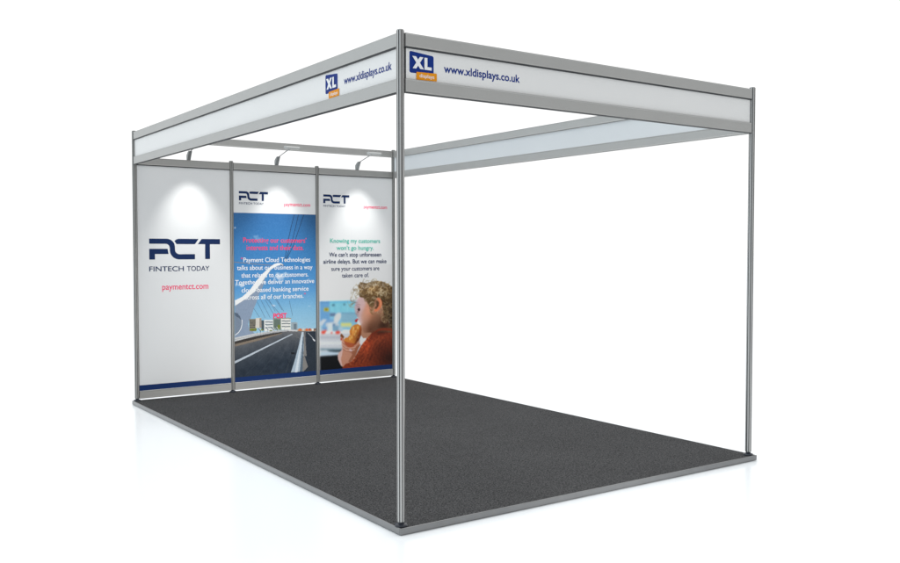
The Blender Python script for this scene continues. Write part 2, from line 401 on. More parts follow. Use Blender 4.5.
    p.line([(1.636, 0.551),(1.605, 0.373),(1.575, 0.319),(1.499, 0.145)], (92,92,90), .0035, .5)
    p.line([(1.606, 0.545),(1.666, 0.477)], (120,118,112), .003, .6)
    p.poly([(1.56, 0.351),(1.605, 0.348),(1.602, 0.328),(1.566, 0.331)], (30,34,40))
    p.poly([(1.73, 0.553),(1.842, 0.551),(1.84, 0.136),(1.749, 0.137)], (44,52,62))
    p.poly([(1.685, 0.555),(1.706, 0.557),(1.705, 0.366),(1.688, 0.142),(1.559, 0.141),(1.602, 0.262),(1.648, 0.411)], (168,184,198))
    p.poly([(1.688, 0.555),(1.697, 0.557),(1.673, 0.382),(1.634, 0.14),(1.604, 0.14),(1.658, 0.383)], (206,216,224))
    p.poly([(1.697, 0.506),(1.706, 0.505),(1.694, 0.141),(1.658, 0.141),(1.68, 0.326)], (92,108,122))
    p.poly([(1.706, 0.557),(1.721, 0.504),(1.732, 0.364),(1.738, 0.301),(1.714, 0.303),(1.732, 0.253),(1.753, 0.189),(1.704, 0.141),(1.691, 0.142),(1.705, 0.366)], (128,126,124))
    p.line([(1.755, 0.542),(1.804, 0.493),(1.837, 0.453)], (190,196,200), .004)
    p.poly([(1.807, 0.48),(1.837, 0.462),(1.837, 0.445),(1.813, 0.463)], (225,228,232))
    p.grain(5, 3)
def paint_window_seat(p):
    p.line([(2.223, 1.118),(2.222, 0.935)], (205,222,232), .007, .6)
    p.poly([(1.894, 0.869),(2.007, 0.867),(2.083, 0.867),(2.343, 0.865),(2.342, 0.545),(1.892, 0.568)], (128,186,216))
    p.poly([(1.894, 0.862),(2.009, 0.858),(2.008, 0.666),(1.893, 0.671)], (104,158,204))
    p.poly([(1.894, 0.867),(2.009, 0.863),(2.009, 0.851),(1.894, 0.854)], (78,134,186))
    p.poly([(2.009, 0.851),(2.343, 0.84),(2.343, 0.736),(2.008, 0.749)], (128,198,216))
    p.poly([(2.009, 0.865),(2.343, 0.854),(2.343, 0.837),(2.009, 0.849)], (96,180,214))
    p.line([(2.071, 0.845),(2.071, 0.747)], (92,170,200), .003)
    p.line([(2.144, 0.843),(2.143, 0.744)], (92,170,200), .003)
    p.line([(2.224, 0.84),(2.223, 0.741)], (160,220,235), .003)
    p.poly([(2.039, 0.833),(2.069, 0.832),(2.069, 0.813),(2.038, 0.814)], (70,110,130))
    p.poly([(2.171, 0.831),(2.2, 0.83),(2.2, 0.817),(2.171, 0.818)], (70,110,130))
    p.poly([(1.944, 0.797),(1.997, 0.795),(1.997, 0.76),(1.944, 0.762)], (206,186,46))
    p.poly([(1.958, 0.788),(1.983, 0.787),(1.983, 0.769),(1.957, 0.77)], (110,95,40))
    p.poly([(2.013, 0.738),(2.076, 0.736),(2.076, 0.705),(2.012, 0.707)], (96,120,150))
    p.poly([(2.061, 0.685),(2.076, 0.72),(2.111, 0.741),(2.147, 0.733),(2.143, 0.681),(2.099, 0.62),(2.047, 0.623)], (208,212,212))
    p.poly([(2.148, 0.737),(2.343, 0.73),(2.342, 0.628),(2.147, 0.637)], (132,176,198))
    p.poly([(2.148, 0.737),(2.343, 0.73),(2.343, 0.719),(2.148, 0.727)], (110,156,182))
    p.poly([(1.893, 0.676),(2.059, 0.669),(2.058, 0.601),(1.893, 0.609)], (116,160,204))
    p.poly([(1.897, 0.65),(1.932, 0.68),(1.978, 0.673),(1.955, 0.65),(1.92, 0.608),(1.897, 0.604)], (196,206,214))
    p.poly([(1.96, 0.637),(2.058, 0.645),(2.128, 0.614),(2.117, 0.588),(2.012, 0.595),(1.966, 0.58)], (188,200,210))
    p.poly([(2.024, 0.619),(2.07, 0.622),(2.081, 0.579),(2.029, 0.577)], (98,130,168))
    p.poly([(2.143, 0.629),(2.273, 0.623),(2.273, 0.593),(2.142, 0.599)], (210,212,134))
    p.poly([(2.142, 0.599),(2.33, 0.59),(2.33, 0.572),(2.142, 0.582)], (190,208,176))
    p.poly([(1.894, 0.597),(2.168, 0.584),(2.168, 0.535),(1.894, 0.549)], (168,196,214))
    p.poly([(1.989, 0.63),(2.044, 0.627),(2.043, 0.541),(1.988, 0.544)], (208,218,224))
    p.poly([(1.921, 0.596),(1.975, 0.593),(1.975, 0.564),(1.921, 0.567)], (110,150,196))
    p.poly([(2.044, 0.602),(2.112, 0.599),(2.112, 0.542),(2.043, 0.546)], (120,160,186))
    p.poly([(1.894, 0.534),(2.422, 0.506),(2.421, 0.232),(1.892, 0.268)], (196,200,206))
    p.poly([(1.893, 0.5),(2.167, 0.485),(2.167, 0.46),(1.893, 0.476)], (176,180,190))
    p.poly([(1.893, 0.445),(2.195, 0.428),(2.195, 0.39),(1.893, 0.408)], (214,218,222))
    p.blob((1.934, 0.539),(0.03, 0.02),(236,74,58))
    p.blob((2.105, 0.528),(0.034, 0.02),(236,74,58))
    p.blob((2.032, 0.529),(0.012, 0.012),(236,74,58))
    p.blob((1.961, 0.553),(0.012, 0.012),(236,74,58))
    p.poly([(1.893, 0.371),(2.167, 0.353),(2.167, 0.334),(1.893, 0.351)], (120,146,160))
    p.poly([(1.974, 0.346),(2.153, 0.339),(2.153, 0.315),(2.015, 0.324)], (58,72,80))
    p.poly([(1.892, 0.334),(2.001, 0.332),(2.132, 0.311),(2.132, 0.284),(1.892, 0.292)], (186,206,222))
    p.poly([(1.892, 0.288),(2.194, 0.285),(2.25, 0.119),(1.891, 0.134)], (14,16,20))
    p.soften(2)
    p.poly([(2.792, 0.546),(2.684, 0.559),(2.603, 0.555),(2.545, 0.525),(2.494, 0.473),(2.436, 0.432),(2.386, 0.366),(2.343, 0.3),(2.307, 0.24),(2.25, 0.196),(2.197, 0.185),(2.149, 0.141),(2.791, 0.116)], (132,54,30))
    p.knit([(2.792,0.546),(2.684,0.559),(2.603,0.555),(2.545,0.525),(2.494,0.473),(2.436,0.432),(2.386,0.366),(2.343,0.3),(2.307,0.24),(2.25,0.196),(2.197,0.185),(2.149,0.141),(2.791,0.116)], (146,62,34),(104,40,24))
    p.poly([(2.792, 0.541),(2.684, 0.556),(2.603, 0.555),(2.545, 0.525),(2.494, 0.473),(2.451, 0.447),(2.415, 0.449),(2.385, 0.486),(2.374, 0.549),(2.382, 0.611),(2.383, 0.674),(2.792, 0.682)], (168,120,94))
    p.poly([(2.392, 0.935),(2.355, 0.899),(2.322, 0.853),(2.307, 0.809),(2.304, 0.774),(2.316, 0.732),(2.34, 0.702),(2.35, 0.672),(2.352, 0.649),(2.362, 0.629),(2.39, 0.585),(2.41, 0.542),(2.426, 0.509),(2.78, 0.491),(2.781, 0.914),(2.55, 0.974)], (190,138,112))
    p.poly([(2.392, 0.935),(2.355, 0.899),(2.322, 0.853),(2.307, 0.809),(2.304, 0.774),(2.316, 0.732),(2.34, 0.702),(2.35, 0.672),(2.352, 0.649),(2.369, 0.623),(2.39, 0.585),(2.405, 0.606),(2.391, 0.67),(2.391, 0.713),(2.413, 0.754),(2.452, 0.817),(2.464, 0.87)], (204,172,172))
    p.poly([(2.405, 0.606),(2.391, 0.67),(2.391, 0.713),(2.413, 0.754),(2.452, 0.806),(2.501, 0.783),(2.5, 0.687),(2.463, 0.603),(2.427, 0.562)], (198,148,126))
    p.poly([(2.537, 0.707),(2.674, 0.723),(2.78, 0.654),(2.78, 0.491),(2.475, 0.507),(2.5, 0.623)], (176,126,98))
    p.poly([(2.673, 0.68),(2.78, 0.675),(2.78, 0.523),(2.598, 0.549)], (132,92,68))
    skin = p.mask([(2.392,0.935),(2.355,0.899),(2.322,0.853),(2.307,0.809),(2.304,0.774),(2.316,0.732),(2.34,0.702),(2.35,0.672),(2.352,0.649),(2.362,0.629),(2.39,0.585),(2.41,0.542),(2.426,0.509),(2.78,0.491),(2.781,0.914),(2.55,0.974)])
    p.soften(5, skin)
    p.tint([(2.392,0.935),(2.355,0.899),(2.322,0.853),(2.307,0.809),(2.304,0.774),(2.316,0.732),(2.34,0.702),(2.35,0.672),(2.352,0.649),(2.362,0.629),(2.39,0.585),(2.41,0.542),(2.426,0.509),(2.78,0.491),(2.781,0.914),(2.55,0.974)], (2.673, 0.572),(0.3, 0.22),(0.42, 0.34, 0.28))
    p.tint([(2.392,0.935),(2.355,0.899),(2.322,0.853),(2.307,0.809),(2.304,0.774),(2.316,0.732),(2.34,0.702),(2.35,0.672),(2.352,0.649),(2.362,0.629),(2.39,0.585),(2.41,0.542),(2.426,0.509),(2.78,0.491),(2.781,0.914),(2.55,0.974)], (2.5, 0.537),(0.14, 0.12),(0.66, 0.56, 0.5))
    p.tint([(2.392,0.935),(2.355,0.899),(2.322,0.853),(2.307,0.809),(2.304,0.774),(2.316,0.732),(2.34,0.702),(2.35,0.672),(2.352,0.649),(2.362,0.629),(2.39,0.585),(2.41,0.542),(2.426,0.509),(2.78,0.491),(2.781,0.914),(2.55,0.974)], (2.5, 0.708),(0.1, 0.12),(1.08, 1.0, 0.94))
    p.tint([(2.392,0.935),(2.355,0.899),(2.322,0.853),(2.307,0.809),(2.304,0.774),(2.316,0.732),(2.34,0.702),(2.35,0.672),(2.352,0.649),(2.362,0.629),(2.39,0.585),(2.41,0.542),(2.426,0.509),(2.78,0.491),(2.781,0.914),(2.55,0.974)], (2.55, 0.867),(0.1, 0.08),(0.7, 0.62, 0.56))
    p.tint([(2.392,0.935),(2.355,0.899),(2.322,0.853),(2.307,0.809),(2.304,0.774),(2.316,0.732),(2.34,0.702),(2.35,0.672),(2.352,0.649),(2.362,0.629),(2.39,0.585),(2.41,0.542),(2.426,0.509),(2.78,0.491),(2.781,0.914),(2.55,0.974)], (2.476, 0.784),(0.1, 0.1),(1.06, 1.0, 0.98))
    p.tint([(2.392,0.935),(2.355,0.899),(2.322,0.853),(2.307,0.809),(2.304,0.774),(2.316,0.732),(2.34,0.702),(2.35,0.672),(2.352,0.649),(2.362,0.629),(2.39,0.585),(2.41,0.542),(2.426,0.509),(2.78,0.491),(2.781,0.914),(2.55,0.974)], (2.331, 0.821),(0.05, 0.09),(0.93, 0.92, 0.98))
    p.tint([(2.392,0.935),(2.355,0.899),(2.322,0.853),(2.307,0.809),(2.304,0.774),(2.316,0.732),(2.34,0.702),(2.35,0.672),(2.352,0.649),(2.362,0.629),(2.39,0.585),(2.41,0.542),(2.426,0.509),(2.78,0.491),(2.781,0.914),(2.55,0.974)], (2.343, 0.715),(0.04, 0.05),(0.88, 0.84, 0.86))
    p.line([(2.337, 0.789),(2.355, 0.797),(2.373, 0.788)], (120,92,92), .004)
    p.blob((2.363, 0.763),(0.016, 0.02),(34,24,28))
    p.blob((2.35, 0.738),(0.014, 0.01),(150,110,105))
    p.line([(2.34, 0.766),(2.355, 0.774),(2.377, 0.766)], (96,66,66), .005)
    p.line([(2.329, 0.808),(2.35, 0.82),(2.382, 0.813)], (150,120,110), .005)
    p.line([(2.321, 0.724),(2.337, 0.702),(2.35, 0.681)], (168,120,112), .004)
    p.blob((2.328, 0.643),(0.018, 0.018),(176,34,34))
    p.blob((2.342, 0.657),(0.012, 0.012),(196,50,46))
    p.poly([(2.373, 0.899),(2.362, 0.936),(2.368, 0.978),(2.356, 1.021),(2.386, 1.063),(2.428, 1.046),(2.477, 1.05),(2.538, 1.068),(2.6, 1.069),(2.675, 1.057),(2.731, 1.034),(2.785, 1.001),(2.784, 0.523),(2.755, 0.541),(2.742, 0.623),(2.717, 0.64),(2.692, 0.657),(2.673, 0.701),(2.661, 0.777),(2.653, 0.826),(2.63, 0.875),(2.581, 0.882),(2.56, 0.854),(2.55, 0.803),(2.531, 0.777),(2.501, 0.788),(2.47, 0.827),(2.452, 0.87),(2.428, 0.887)], (104,80,50))
    p.curls([(2.373,0.899),(2.362,0.936),(2.368,0.978),(2.356,1.021),(2.386,1.063),(2.428,1.046),(2.477,1.05),(2.538,1.068),(2.6,1.069),(2.675,1.057),(2.731,1.034),(2.785,1.001),(2.784,0.523),(2.755,0.541),(2.742,0.623),(2.717,0.64),(2.692,0.657),(2.673,0.701),(2.661,0.777),(2.653,0.826),(2.63,0.875),(2.581,0.882),(2.56,0.854),(2.55,0.803),(2.531,0.777),(2.501,0.788),(2.47,0.827),(2.452,0.87),(2.428,0.887)], 230, [(226,208,170),(190,160,114),(72,52,34),(92,68,42),(238,226,200),(66,46,30),(160,128,82)], 5)
    p.curls([(2.308,1.001),(2.356,1.074),(2.453,1.083),(2.675,1.078),(2.775,1.044),(2.674,1.014),(2.501,1.018),(2.392,0.978),(2.355,0.894),(2.307,0.79),(2.271,0.791),(2.25,0.897)], 90, [(150,138,118),(186,178,164),(120,102,78),(168,152,124)], 8)
    p.curls([(2.476,0.827),(2.55,0.813),(2.501,0.762),(2.673,0.701),(2.711,0.57),(2.661,0.67),(2.624,0.725)], 22, [(170,146,104),(120,94,60),(190,168,130)], 9)
    p.tint([(2.373,0.899),(2.362,0.936),(2.368,0.978),(2.356,1.021),(2.386,1.063),(2.428,1.046),(2.477,1.05),(2.538,1.068),(2.6,1.069),(2.675,1.057),(2.731,1.034),(2.785,1.001),(2.784,0.523),(2.755,0.541),(2.742,0.623),(2.717,0.64),(2.692,0.657),(2.673,0.701),(2.661,0.777),(2.653,0.826),(2.63,0.875),(2.581,0.882),(2.56,0.854),(2.55,0.803),(2.531,0.777),(2.501,0.788),(2.47,0.827),(2.452,0.87),(2.428,0.887)], (2.774, 0.654),(0.17, 0.3),(0.38, 0.34, 0.3))
    p.tint([(2.373,0.899),(2.362,0.936),(2.368,0.978),(2.356,1.021),(2.386,1.063),(2.428,1.046),(2.477,1.05),(2.538,1.068),(2.6,1.069),(2.675,1.057),(2.731,1.034),(2.785,1.001),(2.784,0.523),(2.755,0.541),(2.742,0.623),(2.717,0.64),(2.692,0.657),(2.673,0.701),(2.661,0.777),(2.653,0.826),(2.63,0.875),(2.581,0.882),(2.56,0.854),(2.55,0.803),(2.531,0.777),(2.501,0.788),(2.47,0.827),(2.452,0.87),(2.428,0.887)], (2.661, 0.853),(0.14, 0.14),(0.7, 0.66, 0.6))
    p.tint([(2.373,0.899),(2.362,0.936),(2.368,0.978),(2.356,1.021),(2.386,1.063),(2.428,1.046),(2.477,1.05),(2.538,1.068),(2.6,1.069),(2.675,1.057),(2.731,1.034),(2.785,1.001),(2.784,0.523),(2.755,0.541),(2.742,0.623),(2.717,0.64),(2.692,0.657),(2.673,0.701),(2.661,0.777),(2.653,0.826),(2.63,0.875),(2.581,0.882),(2.56,0.854),(2.55,0.803),(2.531,0.777),(2.501,0.788),(2.47,0.827),(2.452,0.87),(2.428,0.887)], (2.55, 0.974),(0.14, 0.1),(1.22, 1.18, 1.12))
    p.tint([(2.373,0.899),(2.362,0.936),(2.368,0.978),(2.356,1.021),(2.386,1.063),(2.428,1.046),(2.477,1.05),(2.538,1.068),(2.6,1.069),(2.675,1.057),(2.731,1.034),(2.785,1.001),(2.784,0.523),(2.755,0.541),(2.742,0.623),(2.717,0.64),(2.692,0.657),(2.673,0.701),(2.661,0.777),(2.653,0.826),(2.63,0.875),(2.581,0.882),(2.56,0.854),(2.55,0.803),(2.531,0.777),(2.501,0.788),(2.47,0.827),(2.452,0.87),(2.428,0.887)], (2.392, 1.01),(0.12, 0.12),(1.12, 1.14, 1.2))
    p.curls([(2.661,0.81),(2.781,0.806),(2.78,0.523),(2.723,0.548),(2.673,0.626),(2.636,0.703)], 40, [(96,74,50),(70,50,34),(130,104,72),(160,134,98)], 12)
    p.poly([(2.575, 0.853),(2.609, 0.846),(2.618, 0.811),(2.599, 0.769),(2.572, 0.757),(2.557, 0.77),(2.581, 0.796)], (96,66,46))
    p.poly([(2.581, 0.882),(2.609, 0.884),(2.634, 0.873),(2.653, 0.837),(2.653, 0.805),(2.634, 0.77),(2.599, 0.739),(2.569, 0.729),(2.553, 0.743),(2.557, 0.76),(2.584, 0.764),(2.612, 0.795),(2.614, 0.833),(2.599, 0.859)], (216,122,84))
    p.poly([(2.618, 0.87),(2.639, 0.851),(2.644, 0.81),(2.634, 0.791),(2.634, 0.832)], (236,158,120))
    p.line([(2.792, 0.52),(2.684, 0.536),(2.611, 0.532),(2.559, 0.504),(2.523, 0.481)], (120,44,24), .022)
    p.line([(2.538, 0.515),(2.546, 0.474)], (172,76,40), .003)
    p.line([(2.555, 0.521),(2.564, 0.48)], (172,76,40), .003)
    p.line([(2.573, 0.526),(2.581, 0.485)], (172,76,40), .003)
    p.line([(2.59, 0.532),(2.599, 0.491)], (172,76,40), .003)
    p.line([(2.608, 0.537),(2.616, 0.496)], (172,76,40), .003)
    p.line([(2.625, 0.543),(2.634, 0.501)], (172,76,40), .003)
    p.line([(2.643, 0.548),(2.652, 0.507)], (172,76,40), .003)
    p.line([(2.661, 0.549),(2.67, 0.507)], (172,76,40), .003)
    p.line([(2.679, 0.549),(2.687, 0.508)], (172,76,40), .003)
    p.line([(2.696, 0.549),(2.705, 0.508)], (172,76,40), .003)
    p.line([(2.714, 0.55),(2.723, 0.508)], (172,76,40), .003)
    p.line([(2.732, 0.55),(2.741, 0.509)], (172,76,40), .003)
    p.line([(2.75, 0.551),(2.759, 0.509)], (172,76,40), .003)
    p.line([(2.768, 0.551),(2.777, 0.509)], (172,76,40), .003)
    p.poly([(2.393, 0.473),(2.41, 0.447),(2.453, 0.437),(2.422, 0.408),(2.396, 0.377),(2.37, 0.399),(2.364, 0.419)], (230,230,236))
    p.poly([(2.134, 0.487),(2.142, 0.509),(2.167, 0.473),(2.198, 0.426),(2.251, 0.388),(2.307, 0.385),(2.353, 0.412),(2.373, 0.436),(2.37, 0.399),(2.381, 0.38),(2.353, 0.337),(2.314, 0.252),(2.25, 0.196),(2.197, 0.185),(2.166, 0.155),(2.141, 0.167),(2.105, 0.241),(2.103, 0.278),(2.114, 0.309),(2.15, 0.335),(2.161, 0.366),(2.147, 0.394),(2.15, 0.436)], (190,134,110))
    p.poly([(2.134, 0.487),(2.148, 0.461),(2.164, 0.411),(2.167, 0.349),(2.155, 0.287),(2.141, 0.239),(2.16, 0.158),(2.141, 0.167),(2.105, 0.241),(2.103, 0.278),(2.114, 0.309),(2.15, 0.335),(2.161, 0.366),(2.147, 0.394),(2.15, 0.436)], (208,172,164))
    p.poly([(2.198, 0.359),(2.293, 0.341),(2.353, 0.382),(2.381, 0.38),(2.353, 0.337),(2.314, 0.252),(2.25, 0.196),(2.229, 0.208),(2.279, 0.279),(2.265, 0.327)], (150,92,66))
    p.line([(2.164, 0.398),(2.198, 0.374),(2.251, 0.356)], (150,92,76), .004)
    p.line([(2.181, 0.333),(2.237, 0.319),(2.293, 0.278)], (150,92,76), .004)
    p.line([(2.156, 0.374),(2.167, 0.334),(2.161, 0.287)], (170,110,92), .003)
    p.line([(2.156, 0.429),(2.198, 0.401),(2.251, 0.378),(2.307, 0.377)], (206,156,134), .014)
    p.line([(2.156, 0.417),(2.198, 0.39),(2.251, 0.367),(2.307, 0.366)], (132,78,58), .0045)
    p.line([(2.161, 0.394),(2.198, 0.364),(2.259, 0.35),(2.316, 0.357)], (206,156,134), .014)
    p.line([(2.161, 0.382),(2.197, 0.353),(2.259, 0.339),(2.316, 0.345)], (132,78,58), .0045)
    p.line([(2.167, 0.361),(2.206, 0.331),(2.265, 0.322),(2.304, 0.332)], (206,156,134), .014)
    p.line([(2.167, 0.35),(2.206, 0.32),(2.265, 0.311),(2.304, 0.321)], (132,78,58), .0045)
    p.poly([(2.237, 0.344),(2.272, 0.336),(2.279, 0.314),(2.251, 0.323)], (214,190,196))
    p.poly([(2.251, 0.495),(2.246, 0.535),(2.269, 0.577),(2.303, 0.6),(2.348, 0.608),(2.382, 0.589),(2.396, 0.548),(2.388, 0.488),(2.362, 0.429),(2.324, 0.389),(2.276, 0.357),(2.228, 0.362),(2.189, 0.402),(2.176, 0.437),(2.192, 0.464),(2.226, 0.469)], (200,124,52))
    p.poly([(2.382, 0.589),(2.396, 0.548),(2.388, 0.488),(2.362, 0.429),(2.324, 0.389),(2.276, 0.357),(2.251, 0.359),(2.308, 0.402),(2.348, 0.463),(2.365, 0.537)], (150,74,34))
    p.poly([(2.176, 0.437),(2.209, 0.421),(2.279, 0.404),(2.324, 0.389),(2.276, 0.357),(2.228, 0.362),(2.189, 0.402)], (168,82,50))
    p.blob((2.301, 0.515),(0.03, 0.05),(224,150,72))
    p.blob((2.294, 0.565),(0.009, 0.02),(236,186,104))
    p.blob((2.325, 0.529),(0.009, 0.02),(236,186,104))
    p.blob((2.308, 0.495),(0.009, 0.02),(236,186,104))
    p.blob((2.274, 0.467),(0.009, 0.02),(236,186,104))
    p.blob((2.251, 0.453),(0.009, 0.02),(236,186,104))
    p.blob((2.348, 0.568),(0.009, 0.02),(236,186,104))
    p.line([(2.283, 0.539),(2.303, 0.565)], (244,206,140), .006, .8)
    p.line([(2.251, 0.48),(2.271, 0.507)], (244,206,140), .006, .8)
    p.line([(2.316, 0.464),(2.336, 0.491)], (244,206,140), .006, .8)
    p.tint([(2.251,0.495),(2.246,0.535),(2.269,0.577),(2.303,0.6),(2.348,0.608),(2.382,0.589),(2.396,0.548),(2.388,0.488),(2.362,0.429),(2.324,0.389),(2.276,0.357),(2.228,0.362),(2.189,0.402),(2.176,0.437),(2.192,0.464),(2.226,0.469)], (2.35, 0.45),(.08,.12),(.6,.5,.42))
    p.blob((2.315, 0.552),(0.008, 0.012),(164,88,40))
    p.blob((2.299, 0.478),(0.008, 0.012),(164,88,40))
    p.blob((2.339, 0.513),(0.008, 0.012),(164,88,40))
    p.blob((2.266, 0.505),(0.008, 0.012),(164,88,40))
    p.blob((2.353, 0.462),(0.008, 0.012),(164,88,40))
    p.poly([(2.134, 0.487),(2.142, 0.516),(2.162, 0.503),(2.184, 0.472),(2.167, 0.463),(2.151, 0.473)], (120,72,44))
    p.blob((2.145, 0.454),(0.01, 0.016),(176,60,48))
    p.line([(2.535, 0.453),(2.529, 0.439),(2.513, 0.426),(2.5, 0.413),(2.496, 0.4)], (70,26,18), .006, .7)
    p.line([(2.525, 0.462),(2.513, 0.449),(2.497, 0.436),(2.49, 0.423),(2.485, 0.409)], (70,26,18), .008, .7)
    p.line([(2.565, 0.274),(2.548, 0.261),(2.537, 0.248),(2.533, 0.234),(2.522, 0.221)], (84,32,20), .004, .7)
    p.line([(2.554, 0.387),(2.539, 0.374),(2.534, 0.36),(2.527, 0.347),(2.511, 0.334)], (96,38,22), .004, .7)
    p.line([(2.345, 0.243),(2.335, 0.23),(2.332, 0.216),(2.319, 0.203),(2.304, 0.19)], (84,32,20), .008, .7)
    p.line([(2.526, 0.275),(2.521, 0.262),(2.513, 0.248),(2.496, 0.235),(2.486, 0.222)], (96,38,22), .004, .7)
    p.line([(2.432, 0.321),(2.428, 0.308),(2.413, 0.295),(2.399, 0.282),(2.394, 0.268)], (178,84,48), .004, .7)
    p.line([(2.652, 0.392),(2.642, 0.378),(2.625, 0.365),(2.616, 0.352),(2.612, 0.338)], (70,26,18), .008, .7)
    p.line([(2.509, 0.416),(2.494, 0.403),(2.481, 0.39),(2.477, 0.377),(2.468, 0.363)], (178,84,48), .004, .7)
    p.line([(2.566, 0.27),(2.549, 0.257),(2.543, 0.243),(2.538, 0.23),(2.523, 0.217)], (160,72,40), .006, .7)
    p.line([(2.426, 0.406),(2.415, 0.393),(2.411, 0.379),(2.4, 0.366),(2.384, 0.353)], (178,84,48), .008, .7)
    p.line([(2.445, 0.373),(2.44, 0.359),(2.433, 0.346),(2.417, 0.333),(2.405, 0.32)], (178,84,48), .006, .7)
    p.line([(2.562, 0.42),(2.558, 0.406),(2.545, 0.393),(2.529, 0.38),(2.523, 0.366)], (178,84,48), .004, .7)
    p.line([(2.411, 0.363),(2.403, 0.35),(2.386, 0.337),(2.376, 0.324),(2.372, 0.31)], (178,84,48), .008, .7)
    p.line([(2.536, 0.359),(2.521, 0.346),(2.507, 0.333),(2.502, 0.319),(2.495, 0.306)], (178,84,48), .004, .7)
    p.line([(2.729, 0.427),(2.712, 0.414),(2.703, 0.401),(2.699, 0.387),(2.685, 0.373)], (70,26,18), .004, .7)
    p.line([(2.565, 0.366),(2.552, 0.353),(2.548, 0.339),(2.539, 0.326),(2.522, 0.313)], (96,38,22), .006, .7)
    p.line([(2.473, 0.33),(2.466, 0.317),(2.461, 0.303),(2.446, 0.29),(2.432, 0.277)], (160,72,40), .004, .7)
    p.line([(2.719, 0.452),(2.715, 0.438),(2.704, 0.425),(2.687, 0.412),(2.679, 0.398)], (84,32,20), .008, .7)
    p.line([(2.38, 0.287),(2.374, 0.273),(2.358, 0.261),(2.346, 0.248),(2.342, 0.234)], (160,72,40), .004, .7)
    p.line([(2.316, 0.245),(2.303, 0.232),(2.288, 0.22),(2.282, 0.206),(2.276, 0.193)], (178,84,48), .006, .7)
    p.line([(2.422, 0.39),(2.405, 0.377),(2.395, 0.363),(2.392, 0.35),(2.38, 0.337)], (84,32,20), .006, .7)
    p.line([(2.473, 0.236),(2.458, 0.223),(2.454, 0.209),(2.446, 0.196),(2.43, 0.183)], (84,32,20), .006, .7)
    p.line([(2.346, 0.237),(2.338, 0.224),(2.334, 0.21),(2.321, 0.197),(2.306, 0.185)], (70,26,18), .008, .7)
    p.line([(2.661, 0.459),(2.657, 0.445),(2.647, 0.431),(2.63, 0.418),(2.621, 0.405)], (160,72,40), .004, .7)
    p.line([(2.673, 0.403),(2.668, 0.389),(2.653, 0.376),(2.639, 0.363),(2.634, 0.349)], (178,84,48), .006, .7)
    p.line([(2.626, 0.438),(2.615, 0.424),(2.598, 0.411),(2.59, 0.398),(2.586, 0.384)], (160,72,40), .004, .7)
    p.line([(2.492, 0.364),(2.476, 0.351),(2.464, 0.338),(2.46, 0.324),(2.451, 0.311)], (178,84,48), .006, .7)
    p.line([(2.638, 0.332),(2.622, 0.319),(2.616, 0.305),(2.61, 0.291),(2.594, 0.278)], (70,26,18), .004, .7)
    p.line([(2.56, 0.426),(2.549, 0.413),(2.546, 0.399),(2.534, 0.386),(2.517, 0.373)], (84,32,20), .004, .7)
    p.line([(2.466, 0.437),(2.461, 0.424),(2.454, 0.41),(2.437, 0.397),(2.426, 0.384)], (96,38,22), .008, .7)
    p.line([(2.39, 0.356),(2.386, 0.343),(2.372, 0.33),(2.357, 0.317),(2.352, 0.304)], (96,38,22), .006, .7)
    p.line([(2.746, 0.446),(2.736, 0.432),(2.719, 0.419),(2.71, 0.406),(2.706, 0.392)], (160,72,40), .006, .7)
    p.line([(2.617, 0.374),(2.602, 0.36),(2.588, 0.347),(2.583, 0.334),(2.575, 0.32)], (96,38,22), .006, .7)
    p.line([(2.45, 0.368),(2.434, 0.356),(2.426, 0.342),(2.421, 0.329),(2.407, 0.316)], (70,26,18), .004, .7)
    p.line([(2.449, 0.367),(2.437, 0.354),(2.434, 0.341),(2.424, 0.327),(2.407, 0.315)], (70,26,18), .004, .7)
    p.line([(2.62, 0.471),(2.614, 0.457),(2.608, 0.443),(2.593, 0.43),(2.579, 0.417)], (178,84,48), .006, .7)
    p.line([(2.509, 0.427),(2.506, 0.413),(2.494, 0.4),(2.478, 0.387),(2.471, 0.373)], (96,38,22), .006, .7)
    p.line([(2.704, 0.441),(2.696, 0.428),(2.68, 0.415),(2.668, 0.401),(2.664, 0.388)], (84,32,20), .006, .7)
    p.line([(2.424, 0.229),(2.41, 0.216),(2.395, 0.203),(2.39, 0.189),(2.383, 0.176)], (70,26,18), .008, .7)
    p.line([(2.493, 0.278),(2.476, 0.265),(2.467, 0.252),(2.463, 0.238),(2.451, 0.225)], (84,32,20), .006, .7)
    p.line([(2.5, 0.37),(2.486, 0.357),(2.482, 0.343),(2.474, 0.33),(2.457, 0.317)], (160,72,40), .004, .7)
    p.line([(2.43, 0.314),(2.423, 0.3),(2.418, 0.287),(2.404, 0.274),(2.389, 0.261)], (178,84,48), .006, .7)
    p.line([(2.483, 0.313),(2.48, 0.3),(2.47, 0.286),(2.453, 0.274),(2.444, 0.26)], (178,84,48), .006, .7)
    p.line([(2.526, 0.235),(2.52, 0.222),(2.504, 0.209),(2.491, 0.196),(2.487, 0.182)], (84,32,20), .006, .7)
    p.line([(2.608, 0.307),(2.595, 0.294),(2.579, 0.281),(2.572, 0.268),(2.567, 0.254)], (84,32,20), .006, .7)
    p.line([(2.718, 0.445),(2.702, 0.432),(2.69, 0.418),(2.686, 0.404),(2.675, 0.391)], (178,84,48), .008, .7)
    p.line([(2.528, 0.257),(2.513, 0.244),(2.507, 0.231),(2.501, 0.217),(2.485, 0.204)], (70,26,18), .008, .7)
    p.line([(2.527, 0.377),(2.518, 0.363),(2.514, 0.35),(2.501, 0.336),(2.485, 0.323)], (70,26,18), .004, .7)
    p.line([(2.662, 0.424),(2.658, 0.41),(2.649, 0.397),(2.632, 0.384),(2.622, 0.371)], (96,38,22), .004, .7)
    p.line([(2.601, 0.413),(2.597, 0.399),(2.582, 0.386),(2.567, 0.373),(2.563, 0.359)], (70,26,18), .006, .7)
